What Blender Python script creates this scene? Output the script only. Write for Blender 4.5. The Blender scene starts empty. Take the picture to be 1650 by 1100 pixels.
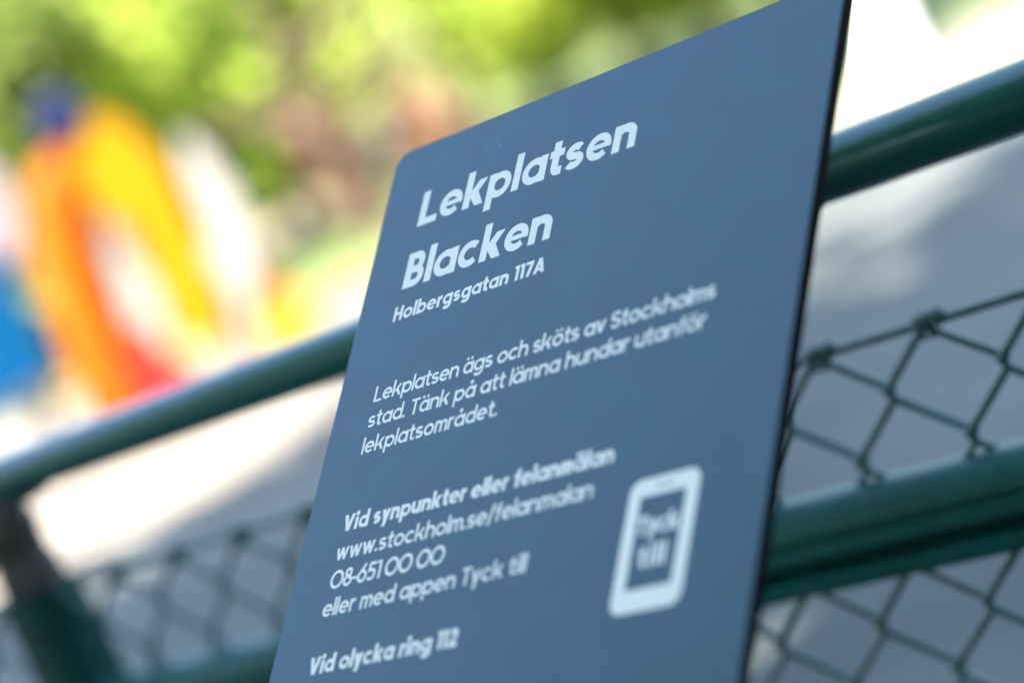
import bpy, math, random
import numpy as np
from mathutils import Matrix, Vector

# ------------------------------------------------------------------ camera, sky, sun, exposure
scene = bpy.context.scene
COL = scene.collection
R_ = math.radians
CAM = np.array([1.43415, -1.32025, 1.16924])
RIGHT = np.array([0.68334091, 0.59095275, -0.42874241])
DOWN = np.array([-0.24072044, -0.37203751, -0.89646069])
FWD = np.array([-0.68927416, 0.71579532, -0.11197404])
F_PX = 4066.1
cd = bpy.data.cameras.new('camera')
cam = bpy.data.objects.new('camera', cd)
COL.objects.link(cam)
cam.matrix_world = Matrix(((RIGHT[0], -DOWN[0], -FWD[0], CAM[0]),
                           (RIGHT[1], -DOWN[1], -FWD[1], CAM[1]),
                           (RIGHT[2], -DOWN[2], -FWD[2], CAM[2]),
                           (0, 0, 0, 1)))
cd.sensor_width = 36.0
cd.lens = F_PX * 36.0 / 1650.0
cd.clip_start = 0.05
cd.clip_end = 2000
cd.dof.use_dof = True
cd.dof.focus_distance = 1.635
cd.dof.aperture_fstop = 2.2
scene.camera = cam

SUN_EL, SUN_ROT = R_(50), R_(155)
w = bpy.data.worlds.new('World')
scene.world = w
w.use_nodes = True
nt = w.node_tree
sky = nt.nodes.new('ShaderNodeTexSky')
sky.sky_type = 'NISHITA'
sky.sun_disc = False
sky.sun_elevation = SUN_EL
sky.sun_rotation = SUN_ROT
bg = nt.nodes['Background']
nt.links.new(sky.outputs['Color'], bg.inputs['Color'])
bg.inputs['Strength'].default_value = 0.15
sl = bpy.data.lights.new('sun', 'SUN')
sl.energy = 5.0
sl.angle = R_(0.53)
sl.color = (1.0, 0.94, 0.84)
sun = bpy.data.objects.new('sun', sl)
COL.objects.link(sun)
sd = Vector((math.sin(SUN_ROT) * math.cos(SUN_EL), math.cos(SUN_ROT) * math.cos(SUN_EL), math.sin(SUN_EL)))
sun.rotation_euler = sd.to_track_quat('Z', 'Y').to_euler()
sun.location = (0, -10, 20)
scene.view_settings.view_transform = 'Standard'
scene.view_settings.look = 'None'
scene.view_settings.exposure = 2.8
scene.view_settings.gamma = 1.0
scene.view_settings.use_curve_mapping = False
scene.cycles.use_denoising = True
scene.cycles.max_bounces = 8

# ------------------------------------------------------------------ helpers
def at(x, y, d):
    """the point seen at pixel x, y of the photograph, d metres in front of the lens"""
    return CAM + d * (FWD + (x - 825.0) / F_PX * RIGHT + (y - 550.0) / F_PX * DOWN)

def tag(o, label=None, cat=None, group=None, kind=None):
    if label: o['label'] = label
    if cat: o['category'] = cat
    if group: o['group'] = group
    if kind: o['kind'] = kind
    return o

def empty(name, loc, rz=0.0):
    o = bpy.data.objects.new(name, None)
    COL.objects.link(o)
    o.empty_display_size = 0.1
    o.location = loc
    o.rotation_euler = (0, 0, rz)
    return o

class MB:
    """collects verts and faces, then links them as one mesh object"""
    def __init__(s):
        s.v, s.f = [], []
    def add(s, vs, fs):
        b = len(s.v)
        s.v += [tuple(map(float, p)) for p in vs]
        s.f += [tuple(i + b for i in q) for q in fs]
    def prism(s, poly, p0, p1, ax, ay):
        """a closed 2-D outline swept from p0 to p1"""
        n = len(poly)
        p0, p1, ax, ay = map(np.array, (p0, p1, ax, ay))
        a = [p0 + ax * x + ay * y for x, y in poly]
        b = [p1 + ax * x + ay * y for x, y in poly]
        s.add(a + b, [(i, (i + 1) % n, n + (i + 1) % n, n + i) for i in range(n)]
              + [tuple(range(n - 1, -1, -1)), tuple(range(n, 2 * n))])
    def box(s, lo, hi, bev=0.0):
        (x0, y0, z0), (x1, y1, z1) = lo, hi
        b = min(bev, (x1 - x0) * .45, (y1 - y0) * .45)
        if b > 0:
            poly = [(x0 + b, y0), (x1 - b, y0), (x1 - b * .3, y0 + b * .3), (x1, y0 + b), (x1, y1 - b), (x1 - b * .3, y1 - b * .3),
                    (x1 - b, y1), (x0 + b, y1), (x0 + b * .3, y1 - b * .3), (x0, y1 - b), (x0, y0 + b), (x0 + b * .3, y0 + b * .3)]
        else:
            poly = [(x0, y0), (x1, y0), (x1, y1), (x0, y1)]
        s.prism(poly, (0, 0, z0), (0, 0, z1), (1, 0, 0), (0, 1, 0))
    def tube(s, pts, rad, n=12, cap=True):
        pts = [np.array(p, float) for p in pts]
        m = len(pts)
        rs = [rad] * m if not hasattr(rad, '__len__') else list(rad)
        rings = []
        ref = None
        for i in range(m):
            t = pts[min(i + 1, m - 1)] - pts[max(i - 1, 0)]
            t = t / (np.linalg.norm(t) + 1e-12)
            if ref is None:
                ref = np.array([0, 0, 1.0]) if abs(t[2]) < .9 else np.array([1.0, 0, 0])
            u = ref - t * (ref @ t)
            u /= np.linalg.norm(u)
            ref = u
            v = np.cross(t, u)
            rings += [pts[i] + rs[i] * (math.cos(2 * math.pi * k / n) * u + math.sin(2 * math.pi * k / n) * v) for k in range(n)]
        fs = []
        for i in range(m - 1):
            for k in range(n):
                k2 = (k + 1) % n
                fs.append((i * n + k, i * n + k2, (i + 1) * n + k2, (i + 1) * n + k))
        if cap:
            fs.append(tuple(range(n - 1, -1, -1)))
            fs.append(tuple(range((m - 1) * n, m * n)))
        s.add(rings, fs)
    def lathe(s, prof, c, n=24):
        """prof: (radius, z) from bottom to top about a vertical axis at c"""
        vs, fs = [], []
        for r, z in prof:
            vs += [(c[0] + r * math.cos(2 * math.pi * k / n), c[1] + r * math.sin(2 * math.pi * k / n), c[2] + z) for k in range(n)]
        for i in range(len(prof) - 1):
            for k in range(n):
                k2 = (k + 1) % n
                fs.append((i * n + k, i * n + k2, (i + 1) * n + k2, (i + 1) * n + k))
        fs.append(tuple(range(n - 1, -1, -1)))
        fs.append(tuple(range((len(prof) - 1) * n, len(prof) * n)))
        s.add(vs, fs)
    def build(s, name, mat, parent=None, smooth=False, loc=None):
        me = bpy.data.meshes.new(name)
        me.from_pydata(s.v, [], s.f)
        me.materials.append(mat)
        if smooth:
            me.polygons.foreach_set('use_smooth', [True] * len(me.polygons))
            try:
                me.set_sharp_from_angle(angle=R_(40))
            except Exception:
                pass
        me.update()
        o = bpy.data.objects.new(name, me)
        COL.objects.link(o)
        if parent is not None: o.parent = parent
        if loc is not None: o.location = loc
        return o

# ------------------------------------------------------------------ materials
def material(name, col, rough=0.5, spec=0.5, coat=0.0, var=0.0, scale=8.0, bump=0.0, bscale=60.0, metal=0.0, col2=None, detail=4.0):
    m = bpy.data.materials.new(name)
    m.use_nodes = True
    t = m.node_tree
    b = t.nodes['Principled BSDF']
    b.inputs['Roughness'].default_value = rough
    b.inputs['Specular IOR Level'].default_value = spec
    b.inputs['Coat Weight'].default_value = coat
    b.inputs['Coat Roughness'].default_value = 0.12
    b.inputs['Coat IOR'].default_value = 1.6
    b.inputs['Metallic'].default_value = metal
    tc = t.nodes.new('ShaderNodeTexCoord')
    if var > 0 or col2:
        n = t.nodes.new('ShaderNodeTexNoise')
        n.inputs['Scale'].default_value = scale
        n.inputs['Detail'].default_value = detail
        t.links.new(tc.outputs['Object'], n.inputs['Vector'])
        r = t.nodes.new('ShaderNodeValToRGB')
        r.color_ramp.elements[0].position = 0.35
        r.color_ramp.elements[1].position = 0.65
        c2 = col2 if col2 else tuple(min(1, c * (1 + var)) for c in col)
        c1 = col if col2 else tuple(c * (1 - var) for c in col)
        r.color_ramp.elements[0].color = (*c1, 1)
        r.color_ramp.elements[1].color = (*c2, 1)
        t.links.new(n.outputs['Fac'], r.inputs['Fac'])
        t.links.new(r.outputs['Color'], b.inputs['Base Color'])
    else:
        b.inputs['Base Color'].default_value = (*col, 1)
    if bump > 0:
        n2 = t.nodes.new('ShaderNodeTexNoise')
        n2.inputs['Scale'].default_value = bscale
        n2.inputs['Detail'].default_value = 3
        t.links.new(tc.outputs['Object'], n2.inputs['Vector'])
        bp = t.nodes.new('ShaderNodeBump')
        bp.inputs['Strength'].default_value = bump
        bp.inputs['Distance'].default_value = 0.01
        t.links.new(n2.outputs['Fac'], bp.inputs['Height'])
        t.links.new(bp.outputs['Normal'], b.inputs['Normal'])
    return m

def leaf_material(name, col, col2, trans=0.45):
    m = bpy.data.materials.new(name)
    m.use_nodes = True
    t = m.node_tree
    b = t.nodes['Principled BSDF']
    out = t.nodes['Material Output']
    b.inputs['Roughness'].default_value = 0.5
    b.inputs['Specular IOR Level'].default_value = 0.35
    tc = t.nodes.new('ShaderNodeTexCoord')
    n = t.nodes.new('ShaderNodeTexNoise')
    n.inputs['Scale'].default_value = 1.3
    n.inputs['Detail'].default_value = 6
    t.links.new(tc.outputs['Object'], n.inputs['Vector'])
    r = t.nodes.new('ShaderNodeValToRGB')
    r.color_ramp.elements[0].position = 0.38
    r.color_ramp.elements[1].position = 0.62
    r.color_ramp.elements[0].color = (*col, 1)
    r.color_ramp.elements[1].color = (*col2, 1)
    t.links.new(n.outputs['Fac'], r.inputs['Fac'])
    t.links.new(r.outputs['Color'], b.inputs['Base Color'])
    tr = t.nodes.new('ShaderNodeBsdfTranslucent')
    t.links.new(r.outputs['Color'], tr.inputs['Color'])
    mx = t.nodes.new('ShaderNodeMixShader')
    mx.inputs['Fac'].default_value = trans
    t.links.new(b.outputs['BSDF'], mx.inputs[1])
    t.links.new(tr.outputs['BSDF'], mx.inputs[2])
    t.links.new(mx.outputs['Shader'], out.inputs['Surface'])
    return m

M = {
    'gravel': material('pale_gravel', (.066, .074, .068), .9, .2, col2=(.120, .124, .112), scale=.8, bump=.4, bscale=90),
    'dark_ground': material('unseen_dark_ground', (.030, .031, .033), .9, .3, col2=(.055, .055, .057), scale=14, bump=.4, bscale=160),
    'sand': material('pale_sand', (.135, .117, .095), .95, .1, col2=(.205, .18, .148), scale=1.2, bump=.4, bscale=60),
    'lawn': material('lawn_grass', (.085, .115, .035), .9, .1, col2=(.17, .185, .08), scale=.45, bump=.4, bscale=25),
    'earth': material('bare_earth', (.14, .10, .07), .9, .2, col2=(.24, .17, .115), scale=.6, bump=.5, bscale=12),
    'panel': material('board_laminate', (.032, .087, .117), .38, .5, var=.05, scale=26, bump=.03, bscale=700),
    'edge': material('board_core', (.002, .0025, .003), .7, .1),
    'print': material('white_print', (.88, .85, .75), .45, .4),
    'speck': material('dried_droplet', (.40, .48, .52), .4, .5),
    'green': material('green_enamel', (.0008, .080, .066), .33, .35, coat=.42, var=.10, scale=40, bump=.05, bscale=300),
    'rail': material('satin_green_enamel', (.0008, .082, .074), .46, .3, var=.12, scale=30, bump=.05, bscale=200),
    'post': material('shaded_green_enamel', (.0006, .038, .033), .55, .15, var=.25, scale=30, bump=.1, bscale=200),  # same enamel as the rails, darkened and dulled to look shaded
    'wire': material('green_coated_wire', (.036, .108, .112), .5, .5, var=.15, scale=60),
    'clamp': material('weathered_clamp', (.028, .022, .018), .55, .5, col2=(.055, .045, .038), scale=45, bump=.2),
    'steel': material('galvanised_steel', (.30, .32, .33), .42, .5, metal=.8, var=.1, scale=40),
    'orange': material('orange_paint', (.20, .042, .0006), .6, .04, var=.05, scale=4),
    'yellow': material('yellow_paint', (.20, .100, .0008), .6, .06, var=.05, scale=4),
    'blush': material('pale_pink_paint', (.17, .125, .13), .6, .1, var=.05, scale=4),
    'lemon': material('lemon_plastic', (.22, .16, .015), .55, .2, var=.05, scale=4),
    'amber': material('amber_plastic', (.21, .07, .001), .55, .2, var=.05, scale=4),
    'white': material('white_paint', (.21, .19, .178), .6, .2, var=.04, scale=5),
    'pink': material('pink_plastic', (.26, .12, .13), .55, .2, var=.05, scale=5),
    'red': material('red_plastic', (.18, .006, .003), .55, .2, var=.05, scale=5),
    'blue': material('blue_plastic', (.0003, .031, .085), .6, .04, var=.05, scale=5),
    'navy': material('dark_blue_plastic', (.001, .0035, .032), .6, .15),
    'maroon': material('maroon_paint', (.012, .001, .001), .6, .15),
    'bark': material('brown_bark', (.035, .022, .016), .9, .2, col2=(.085, .055, .038), scale=9, bump=.6, bscale=22),
    'birch': material('birch_bark', (.62, .58, .52), .8, .2, col2=(.74, .71, .66), scale=6, bump=.3, bscale=18),
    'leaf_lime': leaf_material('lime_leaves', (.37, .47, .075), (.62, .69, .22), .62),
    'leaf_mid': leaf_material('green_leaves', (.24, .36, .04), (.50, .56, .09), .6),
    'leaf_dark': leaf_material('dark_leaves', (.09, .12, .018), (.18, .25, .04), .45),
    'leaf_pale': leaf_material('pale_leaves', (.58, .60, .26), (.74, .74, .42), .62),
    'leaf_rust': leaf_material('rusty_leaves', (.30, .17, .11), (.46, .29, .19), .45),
}

# ------------------------------------------------------------------ ground
g = MB()
g.add([(-40, -30, .006), (40, -30, .006), (40, .55, .006), (-40, .55, .006)], [(0, 1, 2, 3)])  # dark ground out of view, added to keep the rail's underside dark
tag(g.build('unseen_ground', M['dark_ground']), kind='structure')
g = MB()
g.add([(-300, -120, 0), (180, -120, 0), (180, 340, 0), (-300, 340, 0)], [(0, 1, 2, 3)])
tag(g.build('ground', M['gravel']), kind='structure')

def on_ground(x, y):
    r = FWD + (x - 825.0) / F_PX * RIGHT + (y - 550.0) / F_PX * DOWN
    return CAM - r * (CAM[2] / r[2])

FH = np.array([-.6935, .7204, 0.0])          # level direction of view
RH = np.array([.7204, .6935, 0.0])           # level, to the right of it
def loc(a, d, z=0.0):
    return np.array([CAM[0], CAM[1], 0]) + FH * d + RH * a + np.array([0, 0, z])

def sheet(name, outline, mat, z):
    """a flat sheet with an irregular rim that drops to the ground"""
    rng = random.Random(len(outline) * 7 + int(z * 1000))
    pts = []
    n = len(outline)
    for i in range(n):
        p, q = np.array(outline[i]), np.array(outline[(i + 1) % n])
        L = np.linalg.norm(q - p)
        k = max(2, min(24, int(L / 0.7)))
        for j in range(k):
            s = p + (q - p) * j / k
            pts.append(s + np.array([rng.uniform(-.09, .09), rng.uniform(-.09, .09)]))
    m = MB()
    top = [tuple(loc(a, d, z)) for a, d in pts]
    bot = [tuple(loc(a, d, -.02)) for a, d in pts]
    k = len(pts)
    m.add(top + bot, [tuple(range(k))] + [(i, k + i, k + (i + 1) % k, (i + 1) % k) for i in range(k)])
    return tag(m.build(name, mat), kind='structure')

sheet('sand', [(-9, 10.1), (-2, 10.0), (-.3, 10.4), (.3, 11.6), (2.0, 11.8), (6, 12), (14, 12), (16, 20), (-16, 20), (-14, 12)], M['sand'], .012)
sheet('lawn', [(-9, 24), (-4, 22), (-2.6, 18.5), (-1.5, 16.7), (.4, 17.4), (1.7, 16.3), (2.9, 15.0), (9, 13.5), (40, 25), (40, 60), (-40, 60), (-40, 24)], M['lawn'], .03)
sheet('bare_earth', [(-4.6, 33), (-1.0, 31), (1.2, 33), (.8, 39), (-4.2, 40)], M['earth'], .05)

# ------------------------------------------------------------------ the fence
FK = 1.20                                     # the fence is drawn for a 42 mm rail and stands a little larger and further back
fence = empty('fence', tuple(CAM * (1 - FK)))
fence.scale = (FK, FK, FK)
def from_fence(x, y, z): return Vector(CAM * (1 - FK) + np.array([x, y, z]) * FK)
tag(fence, 'dark green metal fence with a round top rail and chain link mesh', 'fence')
X0, X1 = -2.9, 2.1
m = MB()
m.tube([(X0, 0, 1.0), (X0 + 1, 0, 1.0), (0, 0, 1.0), (X1, 0, 1.0)], .0213, 40)
m.build('top_rail', M['green'], fence, True)
# lower rail: rounded top, a groove, a lip, an open slot and a second lip
prof = [(.025, .730), (.025, .772)]
prof += [(.0035 + .0215 * math.cos(R_(a)), .772 + .021 * math.sin(R_(a))) for a in range(8, 90, 10)]
prof += [(-.0035 + .0215 * math.cos(R_(a)), .772 + .021 * math.sin(R_(a))) for a in range(98, 180, 10)]
prof += [(-.025, .7715), (-.018, .7700), (-.018, .7672), (-.0245, .7665), (-.025, .7660), (-.025, .7565), (-.0243, .7560), (.010, .7556),
         (.010, .7424), (-.0243, .7420), (-.025, .7415), (-.025, .7325), (-.0235, .730)]
for a, b in ((-.489, X1), (X0, -.551)):
    m = MB()
    m.prism(prof, (a, 0, 0), (b, 0, 0), (0, 1, 0), (0, 0, 1))
    m.build('lower_rail', M['rail'], fence, True)
def fence_post(x):
    m = MB()
    m.box((x - .030, -.030, .19), (x + .030, .030, .893), .006)
    p = m.build('post', M['post'], fence, True)
    m = MB()
    m.lathe([(.0295, .8935), (.0305, .897), (.0305, .918), (.027, .921), (.027, .945), (.0295, .948), (.0295, .962), (.023, .970), (.021, .9855)], (x, 0, 0), 28)
    m.build('collar', M['clamp'], p, True)
    m = MB()
    m.tube([(x - .01, -.026, .933), (x - .01, -.040, .933)], .0085, 6)
    m.build('bolt', M['steel'], p)
    m = MB()
    m.prism([(-.024, 0), (-.0225, -.012), (.0225, -.012), (.024, 0)], (x - .032, 0, .983), (x + .055, 0, .983), (0, 1, 0), (0, 0, 1))
    m.build('saddle_plate', M['clamp'], p)
for x in (-.520, -2.72, 1.68):
    fence_post(x)
m = MB()
m.tube([(-.545, 0, 1.0), (-.540, 0, 1.0), (-.66, 0, 1.0), (-.665, 0, 1.0)], [.0213, .0228, .0228, .0213], 40)  # sleeve added to stand for a sky highlight on the rail
m.build('highlight_sleeve', M['steel'], fence, True)
m = MB()
m.tube([(X0, .001, .8855), (-1.6, .001, .8835), (-.52, .001, .887), (.5, .001, .884), (1.68, .001, .886), (X1, .001, .885)], .0029, 10)
m.build('tension_wire', M['wire'], fence, True)
def chain_link(zt, zb, node_x, r=.0415, p=.0905, lo=-2.85, hi=2.05, twist=True):
    """zigzag wires interlocked at every node; node_x is one node of the second row"""
    m = MB()
    rng = random.Random(5)
    n = int((hi - lo) / (p / 1)) + 2
    k0 = math.floor((lo - node_x) / p)
    rows = int(round((zt - zb) / r))
    for k in range(k0, k0 + n):
        for side in (-1, 1):
            pts = []
            for i in range(rows + 1):
                z = zt - i * r
                far = (i % 2 == 0)
                x = node_x + k * p + (side * p / 2 if far else 0)
                if x < lo - .05 or x > hi + .05: continue
                j = .0012
                pts.append((x + rng.uniform(-j, j) - side * (.0022 if far else -.0022) * -1, side * .0026 * (1 if far else -1), z + (.0028 if i else 0)))
                pts.append((x + rng.uniform(-j, j) - side * (.0022 if far else -.0022) * -1, -side * .0026 * (1 if far else -1), z - .0028))
            if len(pts) > 3: m.tube(pts, .0030, 8)
        if twist:
            x = node_x + k * p + p / 2
            if lo < x < hi:
                q = [(x - .004 + t * .0011, .0042 * math.cos(t * 1.15), zt + .0 + .0042 * math.sin(t * 1.15)) for t in range(0, 20)]
                m.tube(q, .0027, 7)
                m.tube([(x - .0045, .002, zt - .012), (x - .002, -.003, zt - .002), (x + .006, -.0035, zt + .004)], .0024, 7)
                m.tube([(x + .0045, -.002, zt - .012), (x + .004, .003, zt - .003), (x + .012, .0035, zt + .004)], .0024, 7)
    return m.build('chain_link_mesh', M['wire'], fence, True)
chain_link(.8865, .8865 - .0415 * 3, .4544)
chain_link(.7315, .25, .3650, r=.0420, twist=False)

# ------------------------------------------------------------------ lettering: a geometric sans drawn as strokes
def arc(cx, cy, rx, ry, a0, a1, n=None):
    n = n or max(4, int(abs(a1 - a0) / 9))
    return [(cx + rx * math.cos(R_(a0 + (a1 - a0) * i / n)), cy + ry * math.sin(R_(a0 + (a1 - a0) * i / n))) for i in range(n + 1)]

def glyph(ch, w):
    """strokes of a letter with cap height 1: ('s', points, closed, width) or ('p', polygon); returns strokes, width"""
    h = w / 2
    x = .735
    as_, de = 1.05, -.29
    bw = w * .86                                   # width of horizontal strokes
    hb = bw / 2
    S, P = [], []
    def st(pts, closed=False, ww=None): S.append(('s', pts, closed, ww or w))
    def po(pts): S.append(('p', pts))
    def diag(xa, ya, xb, yb, wx): po([(xa, ya), (xa + wx, ya), (xb + wx, yb), (xb, yb)])
    def bar(xa, xb, y): po([(xa, y - hb), (xb, y - hb), (xb, y + hb), (xa, y + hb)])
    def stem(xc, ya, yb): po([(xc - h, ya), (xc + h, ya), (xc + h, yb), (xc - h, yb)])
    wb = w * (.84 if w > .18 else 1)
    hw = wb / 2
    def ring(cx, cy, ox, oy, ww=None):
        q = (ww or wb) / 2
        st(arc(cx, cy, ox - q, oy - q, 0, 360, 40)[:-1], True, ww or wb)
    def dot(cx, cy, r): po(arc(cx, cy, r, r, 0, 360, 20)[:-1])
    O = .775
    wd = h * 2.25
    if ch in 'aåä':
        ring(O / 2, x / 2, O / 2, x / 2); stem(O + .015 - h, 0, x); W = O + .015
        if ch == 'å': ring(O / 2, .97, .125, .125, w * .62)
        if ch == 'ä': dot(O / 2 - .16, .93, h * 1.15); dot(O / 2 + .16, .93, h * 1.15)
    elif ch in 'oö':
        ring(O / 2 + .01, x / 2, O / 2 + .01, x / 2); W = O + .02
        if ch == 'ö': dot(W / 2 - .16, .93, h * 1.15); dot(W / 2 + .16, .93, h * 1.15)
    elif ch == 'b': ring(O / 2 + .015, x / 2, O / 2, x / 2); stem(h, 0, as_); W = O + .015
    elif ch == 'd': ring(O / 2, x / 2, O / 2, x / 2); stem(O + .015 - h, 0, as_); W = O + .015
    elif ch == 'p': ring(O / 2 + .015, x / 2, O / 2, x / 2); stem(h, de, x); W = O + .015
    elif ch == 'g':
        ring(O / 2, x / 2, O / 2, x / 2); W = O + .015
        st([(W - h, x), (W - h, .02)] + arc(W / 2 + .01, 0, W / 2 - .01 - h, -de + .03 - h, 0, -148)[1:])
    elif ch == 'c': st(arc(O / 2, x / 2, O / 2 - hw, x / 2 - hw, 46, 314), False, wb); W = O * .93
    elif ch == 'e':
        eb = w * (.56 if w > .18 else .84) / 2
        a = math.degrees(math.asin(min(.9, eb / (x / 2 - hw))))
        st(arc(O / 2, x / 2, O / 2 - hw, x / 2 - hw, -a, 316), False, wb); W = O
        po([(wb * .6, x / 2 - eb), (O - wb * .6, x / 2 - eb), (O - wb * .6, x / 2 + eb), (wb * .6, x / 2 + eb)])
    elif ch in 'nh':
        W = .715
        stem(h, 0, x if ch == 'n' else as_)
        st([(h, .30)] + arc(W / 2, x - .32, W / 2 - h, .32 - h, 180, 0) + [(W - h, 0)])
    elif ch == 'm':
        a = .565; W = 2 * a - w
        stem(h, 0, x)
        st([(h, .30)] + arc(a / 2, x - .28, a / 2 - h, .28 - h, 180, 0) + [(a - h, 0)])
        st([(a - h, .30)] + arc(a * 1.5 - w, x - .28, a / 2 - h, .28 - h, 180, 0) + [(W - h, 0)])
    elif ch == 'u':
        W = .715
        stem(W - h, 0, x)
        st([(h, x), (h, .32)] + arc(W / 2, .32, W / 2 - h, .32 - h, 180, 360)[1:] + [(W - h, .42)])
    elif ch == 'r':
        stem(h, 0, x); W = .43
        st([(h, .30)] + arc(.36, x - .33, .36 - h, .33 - h, 180, 76))
    elif ch in 'sS':
        H = x if ch == 's' else 1.0
        W = .61 if ch == 's' else .72
        sw = w * (.88 if w > .18 else 1)
        ry = (H - sw) / 4; rx = W / 2 - sw / 2
        st(arc(W / 2, H / 2 + ry, rx * .95, ry, 32, 270) + arc(W / 2, H / 2 - ry, rx, ry, 90, -150)[1:], False, sw)
    elif ch == 'k':
        stem(h, 0, as_); W = .74
        if w > .18:
            aw = w * 1.18
            po([(w * .9, .44), (W - aw, x), (W, x), (W * .655, .405), (W - .02, 0), (W - .02 - aw, 0), (w * .9, .30)])
        else:
            diag(w * .75, .27, W - wd * 1.12 - .02, x, wd * 1.12)
            diag(W - wd * 1.12, 0, w + .10, .46, wd * 1.12)
    elif ch == 'l': stem(h, 0, as_); W = w
    elif ch == 'i': stem(max(h, h * 1.2), 0, x); W = 2.4 * h; dot(h * 1.2, .95, h * 1.25)
    elif ch == 't':
        W = .47
        st([(.21, .97), (.21, .14 + h)] + arc(.21 + .14, .14 + h, .14, .14, 180, 270)[1:] + [(W - .01, h)]); bar(0, W, x - hb)
    elif ch == 'f':
        W = .44
        st([(.13 + h, 0), (.13 + h, .80)] + arc(.13 + h + .20, .80, .20, as_ - .80 - h, 180, 92)[1:]); bar(0, W, x - hb)
    elif ch in 'vV':
        H = x if ch == 'v' else 1.0; W = .66 if ch == 'v' else .86
        diag(0, H, W / 2 - wd / 2 - .005, 0, wd); diag(W - wd, H, W / 2 - wd / 2 + .005, 0, wd)
    elif ch == 'y':
        W = .66
        diag(0, x, W / 2 - wd / 2 + .0, 0, wd)
        t = (x - de) / x
        diag(W - wd, x, W - wd - (W / 2 - wd / 2) * t, de, wd)
    elif ch == 'w':
        W = 1.0; d = (W - wd) / 4
        for i in range(4): diag(i * d, x if i % 2 == 0 else 0, (i + 1) * d, 0 if i % 2 == 0 else x, wd)
    elif ch == 'A':
        W = .88
        diag(0, 0, W / 2 - wd / 2 - .005, 1, wd); diag(W - wd, 0, W / 2 - wd / 2 + .005, 1, wd); bar(.2, W - .2, .27)
    elif ch == 'T': W = .68; stem(W / 2, 0, 1 - bw); bar(0, W, 1 - hb)
    elif ch == 'L': W = .66; stem(h, 0, 1); bar(w, W, hb)
    elif ch == 'H': W = .78; stem(h, 0, 1); stem(W - h, 0, 1); bar(w, W - w, .5)
    elif ch == 'B':
        W = .70; stem(h, 0, 1)
        r1 = (.5 - hb) / 2
        st([(h, 1 - hb), (.34, 1 - hb)] + arc(.36, .75 - hb / 2, W - .06 - .36 - h, r1, 90, -90) + [(h, .5)], False, bw)
        st([(h, .5), (.36, .5)] + arc(.38, .25 + hb / 2, W - .38 - h, r1, 90, -90) + [(h, hb)], False, bw)
    elif ch == '0': W = .98; ring(W / 2, .5, W / 2, .51)
    elif ch == '1': W = .36; stem(W - h, 0, 1); bar(0, W - w, 1 - hb)
    elif ch == '7': W = .62; bar(0, W, 1 - hb); diag(.12, 0, W - wd, 1 - bw, wd)
    elif ch == '8': W = .66; ring(W / 2, .745, .27, .27); ring(W / 2, .295, W / 2, .305)
    elif ch == '6':
        W = .70; ring(W / 2, .345, W / 2, .355)
        st([(.53, 1.0), (.5 * w + .06, .5)])
    elif ch == '5':
        W = .64
        st([(W - .04, 1 - hb), (.17, 1 - hb), (.12, .56)] + arc(.30, .335, W - .30 - h, .335 - h, 112, -145))
    elif ch == '2':
        W = .66
        st(arc(W / 2, .67, W / 2 - h - .02, .33 - h, 165, -35) + [(.17, hb), (W, hb)])
    elif ch == '.': W = wd * 1.05; dot(W / 2, W / 2, W / 2)
    elif ch == '-': W = .36; bar(0, W, .36)
    elif ch == '/': W = .46; diag(0, -.12, W - wd * .95, 1.06, wd * .95)
    else: W = .27
    return S, W

def ribbon(pts, closed, w):
    n = len(pts)
    P = [np.array(p) for p in pts]
    L, Rr = [], []
    for i in range(n):
        a = P[i] - P[i - 1] if (i > 0 or closed) else P[1] - P[0]
        b = P[(i + 1) % n] - P[i] if (i < n - 1 or closed) else P[-1] - P[-2]
        if np.linalg.norm(a) < 1e-9: a = b
        if np.linalg.norm(b) < 1e-9: b = a
        a = a / np.linalg.norm(a); b = b / np.linalg.norm(b)
        na, nb = np.array([-a[1], a[0]]), np.array([-b[1], b[0]])
        mm = na + nb
        mm = mm / max(1e-9, np.linalg.norm(mm))
        k = 1.0 / max(.45, mm @ na)
        L.append(P[i] + mm * k * w / 2); Rr.append(P[i] - mm * k * w / 2)
    return L, Rr

BS = 1.775                                          # metres per unit of the lettering layout
LIFT = 6e-5
def text(mb, s, xa, xb, y, cap, w):
    """one line of lettering on the board from xa to xb (layout units), baseline y"""
    gl = [glyph(c, w) for c in s]
    tot = sum(W for _, W in gl) * cap
    gaps = len(s) - 1
    sp = (xb - xa - tot) / gaps
    x = xa
    for S, W in gl:
        for i, t in enumerate(S):
            z = LIFT + i * 2.2e-5
            if t[0] == 'p':
                q = [((x + px * cap) * BS, (y + py * cap) * BS, z) for px, py in t[1]]
                area = sum(q[k][0] * q[(k + 1) % len(q)][1] - q[(k + 1) % len(q)][0] * q[k][1] for k in range(len(q)))
                if area < 0: q.reverse()
                mb.add(q, [tuple(range(len(q)))])
            else:
                L, Rr = ribbon(t[1], t[2], t[3])
                n = len(L)
                q = [((x + p[0] * cap) * BS, (y + p[1] * cap) * BS, z) for p in L + Rr]
                mb.add(q, [(n + k, n + (k + 1) % n, (k + 1) % n, k) for k in range(n if t[2] else n - 1)])
        x += W * cap + sp
    return sp / cap

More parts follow.
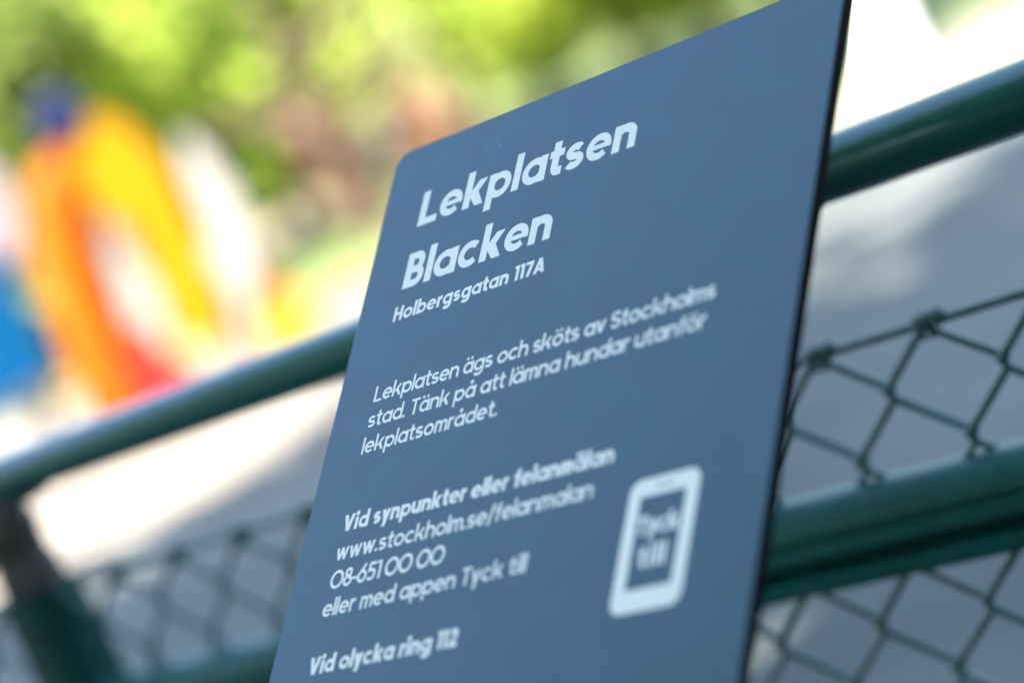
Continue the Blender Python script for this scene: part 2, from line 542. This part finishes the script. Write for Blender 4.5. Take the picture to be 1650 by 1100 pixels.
# ------------------------------------------------------------------ the information board
board = empty('information_board', (0, 0, 0))
board.matrix_world = Matrix(((.99964, .01155, .02395, .18808), (.00654, .76603, -.64277, -.04781), (-.02577, .64270, .76568, 1.12180), (0, 0, 0, 1)))
tag(board, 'slanted slate blue information board with white Swedish lettering and a phone symbol', 'information board')
BW, BL, TH, CR = .2253 * BS, .60, .0085, .0125
def rounded(x0, y0, x1, y1, r, n=8):
    o = []
    for cx, cy, a in ((x1 - r, y1 - r, 0), (x0 + r, y1 - r, 90), (x0 + r, y0 + r, 180), (x1 - r, y0 + r, 270)):
        o += arc(cx, cy, r, r, a, a + 90, n)
    return o
o1 = rounded(0, -BL, BW, 0, CR)
e = .0004
o0 = rounded(e, -BL + e, BW - e, -e, CR - e)
k = len(o1)
m = MB()
m.add([(x, y, 0) for x, y in o0] + [(x, y, -e) for x, y in o1] + [(x, y, -TH) for x, y in o1],
      [tuple(range(k))] + [(i, k + i, k + (i + 1) % k, (i + 1) % k) for i in range(k)]
      + [(k + i, 2 * k + i, 2 * k + (i + 1) % k, k + (i + 1) % k) for i in range(k)] + [tuple(range(3 * k - 1, 2 * k - 1, -1))])
pn = m.build('panel', M['panel'], board)
pn.data.materials.append(M['edge'])
for i, p in enumerate(pn.data.polygons):
    p.material_index = 0 if i == 0 or i == len(pn.data.polygons) - 1 else 1

def block(name, lines):
    mb = MB()
    for l in lines: text(mb, *l)
    return mb.build(name, M['print'], board)
B, RG = .238, .165
block('heading', [('Lekplatsen', .0225, .1362, -.0405, .0158, B), ('Blacken', .0224, .1011, -.0686, .0158, B)])
block('address_line', [('Holbergsgatan 117A', .0215, .1019, -.0826, .0064, .235)])
block('notice_text', [('Lekplatsen ägs och sköts av Stockholms', .0215, .1889, -.1169, .0067, RG),
                      ('stad. Tänk på att lämna hundar utanför', .0214, .1868, -.1277, .0067, RG),
                      ('lekplatsområdet.', .0216, .0929, -.1386, .0067, RG)])
block('contact_text', [('Vid synpunkter eller felanmälan', .0215, .1556, -.1700, .0067, .245),
                       ('www.stockholm.se/felanmalan', .0215, .1489, -.1815, .0067, RG),
                       ('08-651 00 00', .0218, .0815, -.1928, .0072, RG),
                       ('eller med appen Tyck till', .0215, .1239, -.2035, .0067, RG)])
block('emergency_line', [('Vid olycka ring 112', .0215, .0974, -.2256, .0067, .245)])
mb = MB()
oo = rounded(.1664, -.2264, .1962, -.1796, .0046, 8)
ii = rounded(.1716, -.2186, .1910, -.1861, .0006, 8)
k = len(oo)
mb.add([(x * BS, y * BS, LIFT) for x, y in oo + ii], [(i, (i + 1) % k, k + (i + 1) % k, k + i) for i in range(k)])
ph = mb.build('phone_symbol', M['print'], board)
mb = MB()
text(mb, 'Tyck', .1722, .1905, -.1998, .0066, .225)
text(mb, 'till', .1752, .1866, -.2114, .0074, .225)
mb.build('symbol_text', M['print'], ph)
mb = MB()
mb.add([(x * BS, y * BS, LIFT + 3e-5) for x, y in rounded(.1776, -.1834, .1850, -.1827, .0003, 3)], [tuple(range(16))])
mb.build('earpiece', M['panel'], ph)
mb = MB()
rng = random.Random(3)
for i in range(16):
    cx, cy = (.060 + rng.gauss(0, .0035)) * BS, (-.0135 + rng.gauss(0, .002)) * BS
    r = rng.uniform(.00015, .00042)
    mb.add([(cx + r * math.cos(R_(a)), cy + r * math.sin(R_(a)), LIFT) for a in range(0, 360, 60)], [tuple(range(6))])
mb.build('droplet_marks', M['speck'], board)
# the arm and clamp that carry the board on the top rail (behind the panel)
for sx in (.09, .31):
    m = MB()
    m.prism([(-.020, -.0087), (-.020, -.0135), (.020, -.0135), (.020, -.0087)], (sx, -.46, 0), (sx, -.05, 0), (1, 0, 0), (0, 0, 1))
    m.build('mounting_strip', M['steel'], board)
inv = board.matrix_world.inverted()
for sx, bx in ((.07, .11), (.22, .31)):
    m = MB()
    m.tube([inv @ from_fence(sx, -.019, 1.0), Vector((bx, -.13, -.0135))], .010, 16)
    m.build('support_arm', M['steel'], board, True)
    m = MB()
    m.tube([inv @ from_fence(sx - .018, 0, 1), inv @ from_fence(sx + .018, 0, 1)], .0275, 32)
    m.build('clamp', M['steel'], board, True)

# ------------------------------------------------------------------ play equipment in the sun
PD = 13.4
def plocal(a, dd=0.0, z=0.0):
    return tuple(loc(a + PA, PD + dd, z))
PA = at(301, 682, PD)
PA = float((PA - np.array([CAM[0], CAM[1], 0])) @ RH)
ang = math.atan2(RH[1], RH[0])

def slab(mb, outline, d0, d1):
    """an outline in (across, height) with real depth, in the local frame of a play thing"""
    mb.prism(outline, (0, d0, 0), (0, d1, 0), (1, 0, 0), (0, 0, 1))
def smooth_outline(pts, n=6):
    P = [np.array(p, float) for p in pts]
    k = len(P); o = []
    for i in range(k):
        a, b, c, d = P[i - 1], P[i], P[(i + 1) % k], P[(i + 2) % k]
        for j in range(n):
            t = j / n
            o.append(tuple(.5 * (2 * b + (c - a) * t + (2 * a - 5 * b + 4 * c - d) * t * t + (3 * b - a - 3 * c + d) * t ** 3)))
    return o

tower = empty('play_tower', plocal(0), ang)
tag(tower, 'tall orange and yellow play tower with a dark blue cap', 'play tower')
bend = [(-.31, 0), (-.29, .25), (-.265, .5), (-.225, .8), (-.18, 1.15), (-.105, 1.42), (-.01, 1.57), (.06, 1.64)]
m = MB(); m.tube([(x + .05, 0, z) for x, z in bend], [.092] * 6 + [.08, .07], 24); m.build('post', M['orange'], tower, True)
m = MB(); m.tube([(x - .09, .03, z * .96) for x, z in bend[:-1]] + [(.0, .03, 1.58)], [.085] * 6 + [.075, .055], 24); m.build('post', M['amber'], tower, True)  # amber tube stands for the sunlit side of the orange post
m = MB(); m.lathe([(.085, 1.625), (.13, 1.65), (.14, 1.73), (.125, 1.82), (.085, 1.88), (.03, 1.91)], (.11, 0, 0), 24); m.build('post_cap', M['navy'], tower, True)
m = MB(); slab(m, smooth_outline([(.08, 1.22), (.09, 1.54), (.23, 1.69), (.39, 1.60), (.50, 1.25), (.48, .9), (.42, .42), (.20, .42), (.19, .8), (.20, 1.04)]), -.06, .06); m.build('arched_side', M['yellow'], tower, True)
m = MB(); slab(m, smooth_outline([(-.06, .44), (-.06, .88), (.02, 1.02), (.11, .92), (.11, .44)]), .10, .14); m.build('back_panel', M['white'], tower, True)
m = MB(); slab(m, smooth_outline([(.0, 1.05), (-.01, 1.28), (.10, 1.36), (.20, 1.22), (.18, 1.02)]), .10, .15); m.build('top_panel', M['pink'], tower, True)
m = MB(); slab(m, smooth_outline([(-.16, .18), (-.14, .50), (-.06, .56), (.05, .42), (.16, .32), (.14, .18)]), -.16, .02); m.build('step', M['red'], tower, True)
m = MB(); slab(m, smooth_outline([(-.06, .0), (-.05, .175), (.3, .19), (.62, .17), (.66, .0)]), -.2, .2); m.build('edging', M['pink'], tower, True)
for x in (-.02, .40):
    m = MB(); m.box((x - .035, .02, 0), (x + .035, .09, .6), .01); m.build('leg', M['orange'], tower, True)

slide = empty('play_slide', plocal(.6, .1), ang)
tag(slide, 'tall pale white play slide standing right of the yellow arch', 'slide')
m = MB(); slab(m, smooth_outline([(-.20, .26), (-.15, .55), (-.04, .9), (-.03, 1.15), (.03, 1.40), (.09, 1.28), (.15, 1.0), (.08, .66), (-.05, .36), (-.12, .22)]), -.05, .35); m.build('slide_side', M['white'], slide, True)
m = MB(); slab(m, smooth_outline([(-.26, 0), (-.24, .22), (-.14, .30), (-.06, .22), (-.06, 0)]), -.05, .3); m.build('slide_foot', M['white'], slide, True)

house = empty('play_house', plocal(-.72, -.1), ang)
tag(house, 'bright blue play house panel at the left edge beside the orange post', 'play house')
m = MB(); slab(m, smooth_outline([(-.55, .56), (-.6, 1.34), (.1, 1.34), (.235, 1.2), (.235, .66), (.12, .56)]), -.05, .05); m.build('side_panel', M['blue'], house, True)
for x in (-.5, .09):
    m = MB(); m.box((x - .045, -.04, 0), (x + .045, .04, .575), .01); m.build('leg', M['maroon'], house, True)
m = MB(); slab(m, smooth_outline([(.08, 1.16), (.11, 1.55), (.25, 1.80), (.41, 1.66), (.40, 1.36), (.24, 1.14)]), .055, .11); m.build('gable', M['blush'], house, True)
m = MB(); m.lathe([(.004, .41), (.04, .425), (.058, .465), (.04, .505), (.004, .52)], (.25, -.05, 0), 18); m.build('glint_ball', M['lemon'], house, True)  # pale yellow ball added in place of a glint of light
m = MB(); m.tube([(.12, -.03, .46), (.25, -.05, .465)], .018, 10); m.build('glint_arm', M['maroon'], house, True)  # made-up arm that holds the glint ball

rider = empty('spring_rider', plocal(.73, -.2), ang)
tag(rider, 'small yellow and orange spring rider low beside the white slide', 'spring rider')
m = MB(); slab(m, smooth_outline([(-.15, .16), (-.16, .31), (-.05, .36), (.04, .34), (.16, .28), (.17, .18), (.08, .13), (-.1, .12)]), -.09, .09); m.build('body', M['lemon'], rider, True)
m = MB(); slab(m, smooth_outline([(-.12, .35), (-.15, .44), (-.03, .53), (.08, .46), (.14, .33), (.02, .345)]), -.06, .06); m.build('head', M['amber'], rider, True)
m = MB(); m.tube([(.06 * math.cos(t * .6), .06 * math.sin(t * .6), .01 + t * .0024) for t in range(50)], .010, 8); m.build('spring', M['steel'], rider, True)
m = MB(); m.lathe([(.11, 0), (.11, .01), (.05, .015)], (0, 0, 0), 20); m.build('foot_plate', M['steel'], rider)

# ------------------------------------------------------------------ trees and shrubs
def leaves(blobs, n, size, seed, gaps=(), base=(0, 0)):
    """n folded leaf clumps spread through the blobs (centre, radii), thicker towards the rim"""
    rng = np.random.default_rng(seed)
    vol = np.array([r[0] * r[1] * r[2] for _, r in blobs]) ** .8
    pick = rng.choice(len(blobs), n, p=vol / vol.sum())
    d = rng.normal(size=(n, 3)); d /= np.linalg.norm(d, axis=1)[:, None]
    rad = rng.uniform(.15, 1, n) ** .45
    c = np.array([b[0] for b in blobs])[pick] + d * rad[:, None] * np.array([b[1] for b in blobs])[pick]
    c += rng.normal(size=(n, 3)) * size * .25
    if gaps:                                    # openings in the crown through which the sun reaches the ground
        keep = np.ones(n, bool)
        S = np.array(sd)
        for gx, gy, gr in gaps:
            r = c + np.array([base[0] - gx, base[1] - gy, 0])
            r = r - (r @ S)[:, None] * S
            keep &= np.linalg.norm(r, axis=1) > gr
        c, d = c[keep], d[keep]
        n = len(c)
    a = rng.normal(size=(n, 3)); a /= np.linalg.norm(a, axis=1)[:, None]
    nn = rng.normal(size=(n, 3)) * .75 + d * .9 + np.array([0, 0, .45])      # leaves face out and up
    b = np.cross(nn, a); b /= np.linalg.norm(b, axis=1)[:, None]
    a = np.cross(b, nn); a /= np.linalg.norm(a, axis=1)[:, None]
    nn = np.cross(a, b)
    s = size * rng.uniform(.55, 1.25, n)[:, None]
    v = np.stack([c - a * s, c + b * s * .48 + nn * s * .16, c + a * s, c - b * s * .48 + nn * s * .16], 1).reshape(-1, 3)
    i = np.arange(n) * 4
    f = np.concatenate([np.stack([i, i + 1, i + 2], 1), np.stack([i, i + 2, i + 3], 1)])
    return v, f

def mesh_np(name, v, f, mat, parent):
    me = bpy.data.meshes.new(name)
    me.from_pydata(v.tolist(), [], f.tolist())
    me.materials.append(mat)
    o = bpy.data.objects.new(name, me)
    COL.objects.link(o)
    o.parent = parent
    return o

def tree(name, label, cat, base, height, crown_lo, rad, leafmat, barkmat, n, size, seed, trunk_r, group=None, gap=.0, branches=6, nblob=14, lean=(0, 0), gaps=()):
    rng = random.Random(seed)
    root = empty(name, (base[0], base[1], 0), 0.0)
    tag(root, label, cat, group)
    m = MB()
    top = (lean[0], lean[1], crown_lo + (height - crown_lo) * .7)
    pts = [(0, 0, 0), (lean[0] * .2 + rng.uniform(-.05, .05), lean[1] * .2, top[2] * .25), (lean[0] * .5, lean[1] * .5 + rng.uniform(-.08, .08), top[2] * .55), top]
    m.tube([(0, 0, -.05)] + pts[0:], [trunk_r * 1.5, trunk_r * 1.25, trunk_r, trunk_r * .75, trunk_r * .22], 12)
    blobs = []
    for i in range(nblob):
        t = (i + .5) / nblob
        a = i * 2.4 + rng.uniform(-.5, .5)
        q = rng.uniform(.25, .78)
        env = math.sin(math.pi * (.18 + .72 * t))
        z = crown_lo + (height - crown_lo) * (.12 + .78 * t)
        c = (lean[0] * z / height + math.cos(a) * rad * q * env, lean[1] * z / height + math.sin(a) * rad * q * env, z)
        rr = rad * rng.uniform(.30, .48)
        blobs.append((c, (rr, rr, min(rr * .8, (height - crown_lo) * .3))))
        if i < branches * 2 and i % 2 == 0:
            z0 = max(.3, z * rng.uniform(.5, .75))
            s = np.array([lean[0] * z0 / height, lean[1] * z0 / height, z0])
            e_ = np.array(c)
            m.tube([s, s * .5 + e_ * .5 + np.array([0, 0, -.15]), e_], [trunk_r * .45, trunk_r * .28, trunk_r * .08], 8)
    m.build('trunk', barkmat, root, True)
    v, f = leaves(blobs, n, size, seed, gaps, base)
    mesh_np('crown', v, f, leafmat, root)
    return root

def below(x, y, d):
    p = at(x, y, d)
    return p
# the tree that stands on the lawn left of the board, with low bare limbs
p = on_ground(612, 402)
lt = tree('lawn_tree', 'brown trunked tree with low bare limbs on the lawn, left of the board', 'tree', p, 6.2, 3.6, 1.8, M['leaf_lime'], M['bark'], 1300, .15, 41, .066)
m = MB()
for sgn, z0, L, up in ((-1, 1.35, 1.0, .12), (1, 1.2, .9, .18), (-1, 1.0, .55, .45), (1, 1.7, .6, .35)):
    e1 = RH * sgn * L
    m.tube([(0, 0, z0), tuple(e1 * .5 + np.array([0, 0, z0 + up * .3])), tuple(e1 + np.array([0, .1, z0 + up]))], [.085, .07, .035], 9)
b = m.build('limbs', M['bark'], lt, True)
lt.rotation_euler = (0, 0, 0)

SPEC = {'lime': M['leaf_lime'], 'mid': M['leaf_mid'], 'dark': M['leaf_dark'], 'pale': M['leaf_pale'], 'rust': M['leaf_rust']}
# (pixel seen, distance, height, crown from, radius, leaf, label)
rows = [
    (60, 30, 24, 5.2, .5, 2.2, 'mid', 'deep green tree at the top left corner behind the play tower'),
    (225, 90, 27, 4.2, .3, 1.3, 'dark', 'darker green tree right behind the yellow arch'),  # dark leaf colour stands for shade within the crown
    (-120, 120, 22, 4.6, .3, 1.8, 'dark', 'dark green tree at the far left, cut by the frame'),  # crown shade put into the leaf colour here too
    (350, 60, 30, 4.6, .5, 2.1, 'lime', 'lime green tree above the white slide'),
    (560, 60, 36, 4.4, .8, 2.3, 'pale', 'pale green tree behind the brown trunk'),
    (730, 100, 33, 7.0, .3, 2.4, 'pale', 'pale green tree just above the top left corner of the board'),
    (830, 60, 30, 6.0, .2, 2.0, 'lime', 'lime green tree above the board, second from its corner'),
    (990, 20, 27, 5.5, .2, 2.2, 'mid', 'mid green tree above the middle of the board'),
    (1130, -20, 25, 5.0, .2, 1.8, 'lime', 'lime green tree above the right half of the board'),
    (1240, -60, 24, 5.0, .2, 1.8, 'mid', 'mid green tree nearest the right end of the board top'),
]
for i, (x, y, d, hgt, lo, rad, sp, lab) in enumerate(rows):
    b = below(x, y, d)
    tree('broadleaf_tree', lab, 'tree', b, hgt, lo, rad, SPEC[sp], M['bark'], 1700 if sp == 'pale' else 3200, .15 + d * .002, 100 + i, .11, 'trees beyond the lawn')
# the pale trunk right of the board
p = on_ground(1452, 128)
tree('birch_tree', 'pale trunked birch tree seen just right of the board top', 'tree', p, 9.0, 4.2, 2.4, M['leaf_lime'], M['birch'], 2200, .22, 77, .14)
# far backdrop of trees
for i, (x, d, sp) in enumerate([(-200, 46, 'lime'), (60, 48, 'lime'), (760, 50, 'lime'), (980, 48, 'lime'), (1200, 46, 'mid'), (1430, 44, 'lime'), (1680, 44, 'mid')]):
    y = 42 - .478 * (x - 825)
    b = below(x, y, d)
    tree('far_tree', ['tall green tree in the far row behind the lawn', 'tall lime tree in the far row behind the lawn'][sp == 'lime'], 'tree', b, [9, 8, 3.4, 6.5, 8, 9, 9][i], .2, [4, 4, 2.2, 3.2, 4, 4, 4][i], SPEC[sp], M['bark'], 2600, .28, 200 + i, .16, 'far row of trees behind the lawn')
# low shrubs
for i, (x, y, d, hgt, rad, sp, lab) in enumerate([
    (675, 185, 27, 1.0, .55, 'rust', 'rusty brown shrub beside the top left corner of the board'),
    (548, 272, 24, 1.35, .42, 'rust', 'small rusty brown shrub beside the brown tree trunk'),
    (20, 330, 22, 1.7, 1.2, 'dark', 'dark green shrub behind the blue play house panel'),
    (1560, 20, 22, 1.0, 1.0, 'mid', 'green shrub on the lawn at the top right corner')]):
    b = below(x, y, d)
    tree('shrub', lab, 'shrub', b, hgt, .1, rad, SPEC[sp], M['bark'], 900, .14, 300 + i, .03, None, nblob=9)

FLECKS = [(*on_ground(x, y)[:2], r) for x, y, r in ((1350, 455, .15), (1248, 1015, .28), (1600, 1060, .26), (205, 918, .34), (240, 790, .5), (195, 850, .42), (300, 800, .5), (150, 830, .5), (350, 760, .5))]
# the tall trees behind the photographer, whose shade lies over the fence and the near ground
for i, (x, y, hgt, rad) in enumerate([(-7.6, -5.6, 11.2, 3.2), (-1.6, -3.9, 12.1, 3.6), (3.4, -3.6, 16.0, 4.0), (8.3, -3.6, 18.0, 4.2), (12.8, -3.7, 18.5, 4.2), (3.0, -8.0, 13.0, 3.6), (-4.5, -13.5, 13.0, 4.0), (-11.5, -13.0, 13.0, 4.0), (-18.5, -13.0, 13.0, 4.0)]):  # last three out of view, added to shade ground mirrored in the rail
    tree('shade_tree', 'tall leafy unseen shade tree standing behind the photographer', 'tree', (x, y), hgt, 2.6, rad, M['leaf_mid'], M['bark'], 4600, .42, 410 + i, .17, 'shade trees behind the photographer', nblob=24, gaps=FLECKS)

hb_ = empty('blocker', (-2, -10.5, 0))  # unseen leaf mass, added so the rail reflects something dark
tag(hb_, 'added unseen leafy hedge behind the photographer', 'blocker')
v, f = leaves([((x, 0, 1.4), (1.1, .8, 1.5)) for x in np.arange(-16, 17, 1.2)], 9000, .24, 900)
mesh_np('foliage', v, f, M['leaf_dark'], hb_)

hs = empty('blocker', (3.6, 3, 0))  # unseen leaf mass, added to cut low light on post and rail
tag(hs, 'added unseen leafy hedge beyond the right end of the fence', 'blocker')
v, f = leaves([((0, y, 1.1), (.7, .9, 1.2)) for y in np.arange(-4.4, 5, .9)], 4000, .2, 901)
mesh_np('foliage', v, f, M['leaf_dark'], hs)
